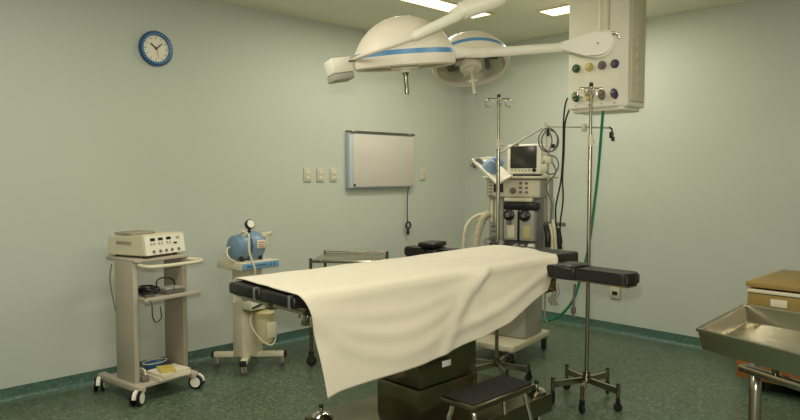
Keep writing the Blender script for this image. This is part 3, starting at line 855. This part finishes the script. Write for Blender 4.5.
# ------------------------------------------------------------------ gas panel
XP, PY1, PY0_, PZ = 4.42, 2.727, 2.277, 1.942
gp = thing('ceiling_pendant', 'cream ceiling hung gas panel with coloured outlets above the iv pole', 'gas outlet column', (XP, (PY0_ + PY1) / 2, PZ))
W = PY1 - PY0_
hh = CH - PZ
b = new()
Mg = basis(V((0, 0, 0)), V((1, 0, 0)), V((0, 1, 0)), UP)
prism(b, [(0, -W / 2 + .05), (0, W / 2), (.31, W / 2), (.31, -W / 2), (.05, -W / 2)], hh - .03, Mg @ MX.Translation((0, 0, .03)))
bx(b, (.155, 0, .02), (.27, W - .04, .04), bev=.015)
bmesh.ops.bevel(b, geom=[e for e in b.edges if abs(e.verts[0].co.z - e.verts[1].co.z) < .01 and e.verts[0].co.z < .05], offset=.008, segments=2, affect='EDGES')
obj('housing', b, WHITE, gp)
b = new(); bx(b, (.18, -W / 2 - .006, hh / 2 + .03), (.20, .012, hh - .08), bev=.004); sp_ = obj('side_cover', b, CREAM, gp)
b = new()
for k in range(6): bx(b, (.18, -W / 2 - .013, .14 + k * .085), (.05, .006, .05), bev=.004)
obj('side_socket', b, CREAM, sp_)
Wf = lambda px: PY0_ * 0 + 0
cols = [GREENK, YELLOW, GREYK, VIOLET]
ys = [.158, .052, -.052, -.152]
for i, (y, m) in enumerate(zip(ys, cols)):
    # upper round gauge
    Mo = basis(V((0, y, .330)), V((0, -1, 0)), UP, V((-1, 0, 0)))
    b = new(); lathe(b, [(0, 0), (.031, 0), (.031, .012), (.026, .018), (0, .018)], 26, Mo); g = obj('outlet_knob', b, m, gp, label=('green', 'yellow', 'grey', 'violet')[i] + ' round knob')
    b = new(); lathe(b, [(0, .017), (.014, .017), (.011, .026), (0, .026)], 18, Mo); obj('knob_centre', b, CREAM if i == 1 else GREYK, g)
    # lower angled outlet
    Mo = basis(V((0, y, .118)), V((0, -1, 0)), V((.25, 0, .97)).normalized(), V((-.97, 0, .25)).normalized())
    Mo = Mo @ MX.Rotation(R(18), 4, 'Z')
    b = new(); lathe(b, [(0, -.01), (.030, -.01), (.030, .018), (.025, .024), (0, .024)], 26, Mo @ MX.Diagonal((.85, 1.25, 1, 1))); g = obj('gas_outlet', b, m, gp, label=('dark green', 'yellow', 'grey', 'dark violet')[i] + ' oval gas outlet')
    b = new(); lathe(b, [(0, .022), (.013, .022), (.011, .042), (0, .042)], 18, Mo); obj('outlet_nozzle', b, CHROME, g)
    b = new(); cyl(b, (-.003, y, .055), (.002, y, .055), .005); obj('screw', b, GREYK, gp)

# hoses from the panel
b = new(); tube(b, spline([at(603, 111, 4.80), at(601.5, 130, 4.84), at(598, 172, 4.90), at(593, 215, 4.93), at(588, 250, 4.92), at(580, 280, 4.92), at(573, 300, 4.93), at(562, 314, 4.97), at(551, 320, 5.03), at(544, 321, 5.08)], 8), .0105, 10)
tag(obj('oxygen_hose', b, GREEN), 'long green hose running down from the gas panel behind the iv pole', 'hose')
for i, pts in enumerate(([(567.5, 98), (565, 106), (563.5, 122), (563, 150), (561, 180), (556, 205), (556, 222), (559, 240)], [(569, 110), (565, 124), (564, 150), (562.5, 178), (563, 200), (560, 226), (562, 243)])):
    b = new(); tube(b, spline([at(p[0], p[1], (4.88, 4.87, 4.92, 4.96, 4.98, 5.0, 5.0, 5.0)[k] - .03 * i) for k, p in enumerate(pts)], 8), .0062, 8)
    tag(obj('gas_hose', b, RUBBER), ('black hose starting at the left side of the gas panel', 'black hose from under the gas panel ending lower right of the other')[i], 'hose')

# dangling thin hoses behind arm board by the clamp
b = new()
tube(b, spline([at(545, 286, 4.75), at(545, 300, 4.75), at(545, 318, 4.76), at(547, 322, 4.76)], 6), .006, 8)
tag(obj('drain_tubing', b, GREY), 'thin grey tube hanging straight down beside the sheet at the head end', 'tube')
b = new()
for k, x in enumerate((550, 553, 556)):
    tube(b, spline([at(x + 2, 284, 4.72), at(x + 3, 293, 4.7), at(x - 1, 300, 4.7), at(x + 2, 305, 4.72), at(x - 2, 297, 4.74)], 6), .006, 8)
tag(obj('tubing_bundle', b, GREY), 'bundle of looped grey tubing under the head end of the operating table', 'tube')
b = new(); tube(b, spline([at(575, 284, 4.7), at(574, 296, 4.7), at(573, 312, 4.7), at(573, 316, 4.7)], 6), .009, 8)
bx(b, at(573.5, 310, 4.7), (.03, .03, .05), bev=.006)
tag(obj('sensor_lead', b, GREYD), 'grey lead hanging below the arm board left of the iv pole', 'cable')

# ------------------------------------------------------------------ surgical lights
def lamp_basis(c, roll, pitch):
    r = RT * cos(roll) + UP * sin(roll)
    u = UP * cos(roll) - RT * sin(roll)
    v = VW
    u2 = u * cos(pitch) + v * sin(pitch)
    v2 = v * cos(pitch) - u * sin(pitch)
    return basis(c, r, v2, u2)

def lamp_head(t, M, S, inner, hl=0., hs=1.):
    sc_ = MX.Diagonal((S, S, S, 1))
    M = M @ sc_
    b = new(); lathe(b, [(r_, .074 + (z_ - .074) * hs) for r_, z_ in ((0, .272), (.05, .27), (.10, .258), (.15, .235), (.195, .203), (.235, .16), (.262, .118), (.278, .088), (.283, .074), (.27, .074))], 64, M); obj('dome', b, LAMPW, t)
    b = new(); lathe(b, [(.27, .074), (.284, .074), (.287, .048), (.27, .048)], 64, M); obj('stripe', b, BLUES, t)
    b = new(); lathe(b, [(.262, .048), (.287, .048), (.290, .018), (.286, -.004), (.272, -.012), (.252, -.006), (.252, .02), (.262, .048)], 64, M); obj('rim', b, LAMPW, t)
    if inner:
        b = new(); lathe(b, [(.255, .01), (.235, .05), (.18, .085), (.10, .1), (0, .1)], 48, M); obj('reflector', b, REFL, t)
        for k in range(5):
            a = 2 * pi * k / 5 + .5
            b = new(); cyl(b, M @ V((.155 * cos(a), .155 * sin(a), .085)), M @ V((.155 * cos(a), .155 * sin(a), .02)), .02 * S, .016 * S); obj('bulb', b, WHITE if k in (1, 3) else GREYD, t)
            b = new(); bx(b, M @ V((.155 * cos(a + .6), .155 * sin(a + .6), .06)), (.10 * S, .03 * S, .03 * S), a); obj('divider', b, GREYD, t)
    else:
        b = new(); lathe(b, [(0, .004), (.254, .004), (.254, .012), (0, .012)], 48, M); obj('lens', b, LENS, t)
    b = new(); lathe(b, [(0, .03), (.085, .03), (.085, -.008), (.075, -.018), (.035, -.02), (.03, -.035), (0, -.035)], 32, M); obj('hub', b, LAMPW, t)
    b = new(); lathe(b, [(0, -.03), (.022, -.03), (.018, -.05), (.0125, -.055), (.0125, -.125 - hl), (.015, -.135 - hl), (.012, -.158 - hl), (0, -.16 - hl)], 24, M); obj('sterile_handle', b, CREAM if inner else STEEL, t)

fl = thing('surgical_light', 'large white dome operating lamp with blue stripe and a counterweight box', 'surgical light', (0, 0, 0))
FC = at(405, 66, 3.80)
fl.location = FC
def F(px, py, d): return at(px, py, d) - FC
lamp_head(fl, lamp_basis(V((0, 0, 0)), R(4.2), R(-6)), 1.0, False)
b = new(); P = spline([F(352, 60, 3.78), F(359, 57, 3.60), F(374, 51.5, 3.50), F(394, 44.5, 3.46), F(413, 37, 3.47)], 8)
tube(b, P, [.008 + .009 * (k / len(P)) for k in range(len(P))], 12); obj('yoke', b, LAMPW, fl)
b = new(); tube(b, [F(412, 37.3, 3.47), F(415, 36, 3.47), F(440, 24, 3.5), F(456, 16.5, 3.52)], [.018, .026, .027, .03], 16); obj('lower_arm', b, WHITE, fl)
b = new(); tube(b, spline([F(453, 17, 3.52), F(462, 11, 3.54), F(478, 5, 3.58), F(492, 1, 3.62), F(500, -3, 3.65)], 6), [.031] * 6 + [.042] * 12 + [.04] * 7, 16, flat=(1.15, 1)); obj('elbow_joint', b, WHITE, fl)
b = new(); tube(b, [F(499, 1, 3.64), F(499, 1, 3.64) + UP * .12, F(499, 1, 3.64) + UP * (CH - at(499, 1, 3.64).z)], .034, 16); obj('ceiling_post', b, WHITE, fl)
b = new(); tube(b, [F(358, 59, 3.7), F(352, 60, 3.72), F(346, 62, 3.74)], .012, 10); obj('pivot_pin', b, STEEL, fl)
MB_ = lamp_basis(F(338.5, 67, 3.75), R(12), R(0)) @ MX.Rotation(R(28), 4, 'Z')
b = new(); bx(b, (0, 0, 0), (.125, .11, .085), bev=.008); bmesh.ops.transform(b, matrix=MB_, verts=b.verts); cw = obj('counterweight', b, WHITE, fl)
b = new(); bx(b, (0, 0, -.062), (.122, .108, .035), bev=.004); bmesh.ops.transform(b, matrix=MB_, verts=b.verts); obj('counterweight_shadow_slab', b, GREY, cw)  # grey slab standing in for the box's cast shadow
b = new(); bx(b, (0, 0, -.043), (.11, .10, .012)); bmesh.ops.transform(b, matrix=MB_, verts=b.verts); obj('counterweight_shade_strip', b, GREYD, cw)  # dark strip puts the shade under the box into colour

rl = thing('surgical_light', 'smaller dome operating lamp behind with open underside on a long level arm', 'surgical light', (0, 0, 0))
RC = at(471, 67.5, 4.60)
rl.location = RC
def G(px, py, d): return at(px, py, d) - RC
lamp_head(rl, lamp_basis(V((0, 0, 0)), R(5), R(21)), .93, True, .065, .86)
b = new(); tube(b, spline([G(434, 60, 4.62), G(440, 54, 4.42), G(458, 52, 4.31), G(480, 52.5, 4.30), G(512, 51, 4.33), G(540, 49, 4.35), G(566, 47.5, 4.38)], 6), [.034] * 14 + [.029] * 6 + [.026] * 17, 14, flat=(1.2, .6)); obj('level_arm', b, WHITE, rl)
b = new()
poly = [(556, 44.5), (566, 41.5), (578, 38), (592, 33.5), (602, 31), (609, 31.5), (612, 36), (612.5, 44), (610, 51), (604, 56.5), (596, 58.5), (584, 56.5), (570, 53), (556, 52)]
o_ = G(585, 45, 4.40); k_ = 4.40 / FPX
prism(b, [((x - 585) * k_, -(y - 45) * k_) for x, y in poly], .09, basis(o_ - VW * .045, RT, UP, VW) )
bmesh.ops.bevel(b, geom=[e for e in b.edges if abs((e.verts[0].co - e.verts[1].co).dot(VW)) < .02], offset=.018, segments=3, affect='EDGES')
obj('arm_joint', b, WHITE, rl)
b = new(); tt = G(604, 34, 4.42); tube(b, [tt, tt + UP * (CH - at(604, 34, 4.42).z)], .036, 20); obj('ceiling_tube', b, CREAM, rl)
b = new(); tube(b, [G(611, 33, 4.36), G(618, 33.5, 4.36), G(619, 38, 4.36)], .011, 10); obj('release_lever', b, CHROME, rl)
b = new(); cyl(b, G(598, 43, 4.36), G(598, 43, 4.345), .006); obj('joint_screw', b, GREYD, rl)

# ------------------------------------------------------------------ drawer cabinet
cb = thing('drawer_cabinet', 'tan wooden drawer cabinet with white drawer edges near the right wall', 'cabinet', (5.22, 1.15, 0))
D_, W_ = .78, .83
b = new(); bx(b, (0, 0, .40), (D_ - .03, W_, .62)); obj('carcass', b, WOOD, cb)
b = new(); bx(b, (0, .0, .742), (D_ + .02, W_ + .02, .034), bev=.006); obj('top_board', b, WOOD, cb)
for k, z in enumerate((.635, .475, .315)):
    b = new(); bx(b, (-D_ / 2, 0, z), (.022, W_ - .01, .10), bev=.003); dr = obj('drawer', b, WOOD, cb)
    b = new(); bx(b, (-D_ / 2 - .004, 0, z + .066), (.03, W_ - .01, .022), bev=.003); obj('drawer_edge', b, PAPER, dr)
    if k == 0:
        b = new(); bx(b, (-D_ / 2 - .013, .215, z), (.006, .10, .05), bev=.002); obj('label_holder', b, PAPER, dr)
b = new(); bx(b, (0, 0.02, .155), (D_ + .01, W_ + .07, .13), bev=.004); obj('plinth', b, WOODB, cb)
for sx in (-1, 1):
    for sy in (-1, 1):
        b = new(); cyl(b, (sx * .3, sy * .34, 0), (sx * .3, sy * .34, .095), .022); obj('foot', b, RUBBER, cb)

# ------------------------------------------------------------------ steel tray stand
ts = thing('tray_stand', 'stainless steel tray table with raised rim at the right edge', 'instrument table', (2.85, .72, 0))
TO = V((2.85, .72, 0))
A_, B_, C_, D2 = V((2.60, 1.02, .9)), V((3.235, 1.06, .9)), V((3.13, .35, .9)), V((2.37, .35, .9))
cen = (A_ + B_ + C_ + D2) / 4
def ringp(k, z): return [cen + (p - cen) * k + UP * (z - .9) - TO for p in (A_, B_, C_, D2)]
b = new()
lv = [ringp(.93, .822), ringp(.985, .893), ringp(1.0, .900), ringp(1.012, .896), ringp(1.005, .884), ringp(.99, .884), ringp(.945, .815)]
rings = [[b.verts.new(p) for p in r_] for r_ in lv]
for r0, r1 in zip(rings, rings[1:]):
    for i in range(4):
        b.faces.new((r0[i], r0[(i + 1) % 4], r1[(i + 1) % 4], r1[i]))
b.faces.new(rings[0]); b.faces.new(list(reversed(rings[-1])))
obj('tray', b, TRAYM, ts, 20)
for p0, p1 in (((2.83, .93), (2.60, .37)), ((3.10, .98), (2.99, .40))):
    b = new(); bx(b, ((p0[0] + p1[0]) / 2 - TO.x, (p0[1] + p1[1]) / 2 - TO.y, .715), (math.hypot(p1[0] - p0[0], p1[1] - p0[1]), .045, .03), math.atan2(p1[1] - p0[1], p1[0] - p0[0]), bev=.006); obj('support_rail', b, STEEL, ts)
    for k in (.25, .75):
        b = new(); cyl(b, (p0[0] + (p1[0] - p0[0]) * k - TO.x, p0[1] + (p1[1] - p0[1]) * k - TO.y, .725), (p0[0] + (p1[0] - p0[0]) * k - TO.x, p0[1] + (p1[1] - p0[1]) * k - TO.y, .818), .013); obj('support_stub', b, STEELD, ts)
for p0, p1 in (((2.885, .892), (3.12, .97)), ((2.70, .44), (3.02, .46))):
    p0, p1 = V((p0[0] - TO.x, p0[1] - TO.y, 0)), V((p1[0] - TO.x, p1[1] - TO.y, 0))
    d = (p1 - p0).normalized()
    b = new(); tube(b, [p0 + UP * .075, p0 + UP * .62, p0 + UP * .655 + d * .012, p0 + UP * .675 + d * .04, p1 + UP * .675 - d * .04, p1 + UP * .655 - d * .012, p1 + UP * .62, p1 + UP * .075], .022, 16); obj('leg_hoop', b, STEEL, ts)
    for p in (p0, p1):
        caster(ts, p.x, p.y, .1, .036, R(40), STEELD, RUBBER)

# ------------------------------------------------------------------ camera
cam = bpy.data.cameras.new('camera')
cam.sensor_width = 36
cam.lens = FPX / 800 * 36
cam.clip_start = .05
co = bpy.data.objects.new('camera', cam); col.objects.link(co)
co.location = (0, 0, EYE)
co.rotation_euler = (pi / 2 - PITCH, 0, AZ - pi / 2)
sc.camera = co

# ------------------------------------------------------------------ the photographer's flash, just above the lens
fs = bpy.data.lights.new('camera_flash', 'SPOT')
fs.energy = 240; fs.spot_size = R(128); fs.spot_blend = .75; fs.shadow_soft_size = .035; fs.color = (1, .95, .88)
fo = bpy.data.objects.new('camera_flash', fs); col.objects.link(fo)
fo.location = (-.02, .03, EYE + .16)
fo.rotation_euler = (pi / 2 + R(2), 0, AZ - pi / 2)

w = bpy.data.worlds.new('world'); sc.world = w
w.use_nodes = True
w.node_tree.nodes['Background'].inputs[0].default_value = (.5, .5, .42, 1)
w.node_tree.nodes['Background'].inputs[1].default_value = .05
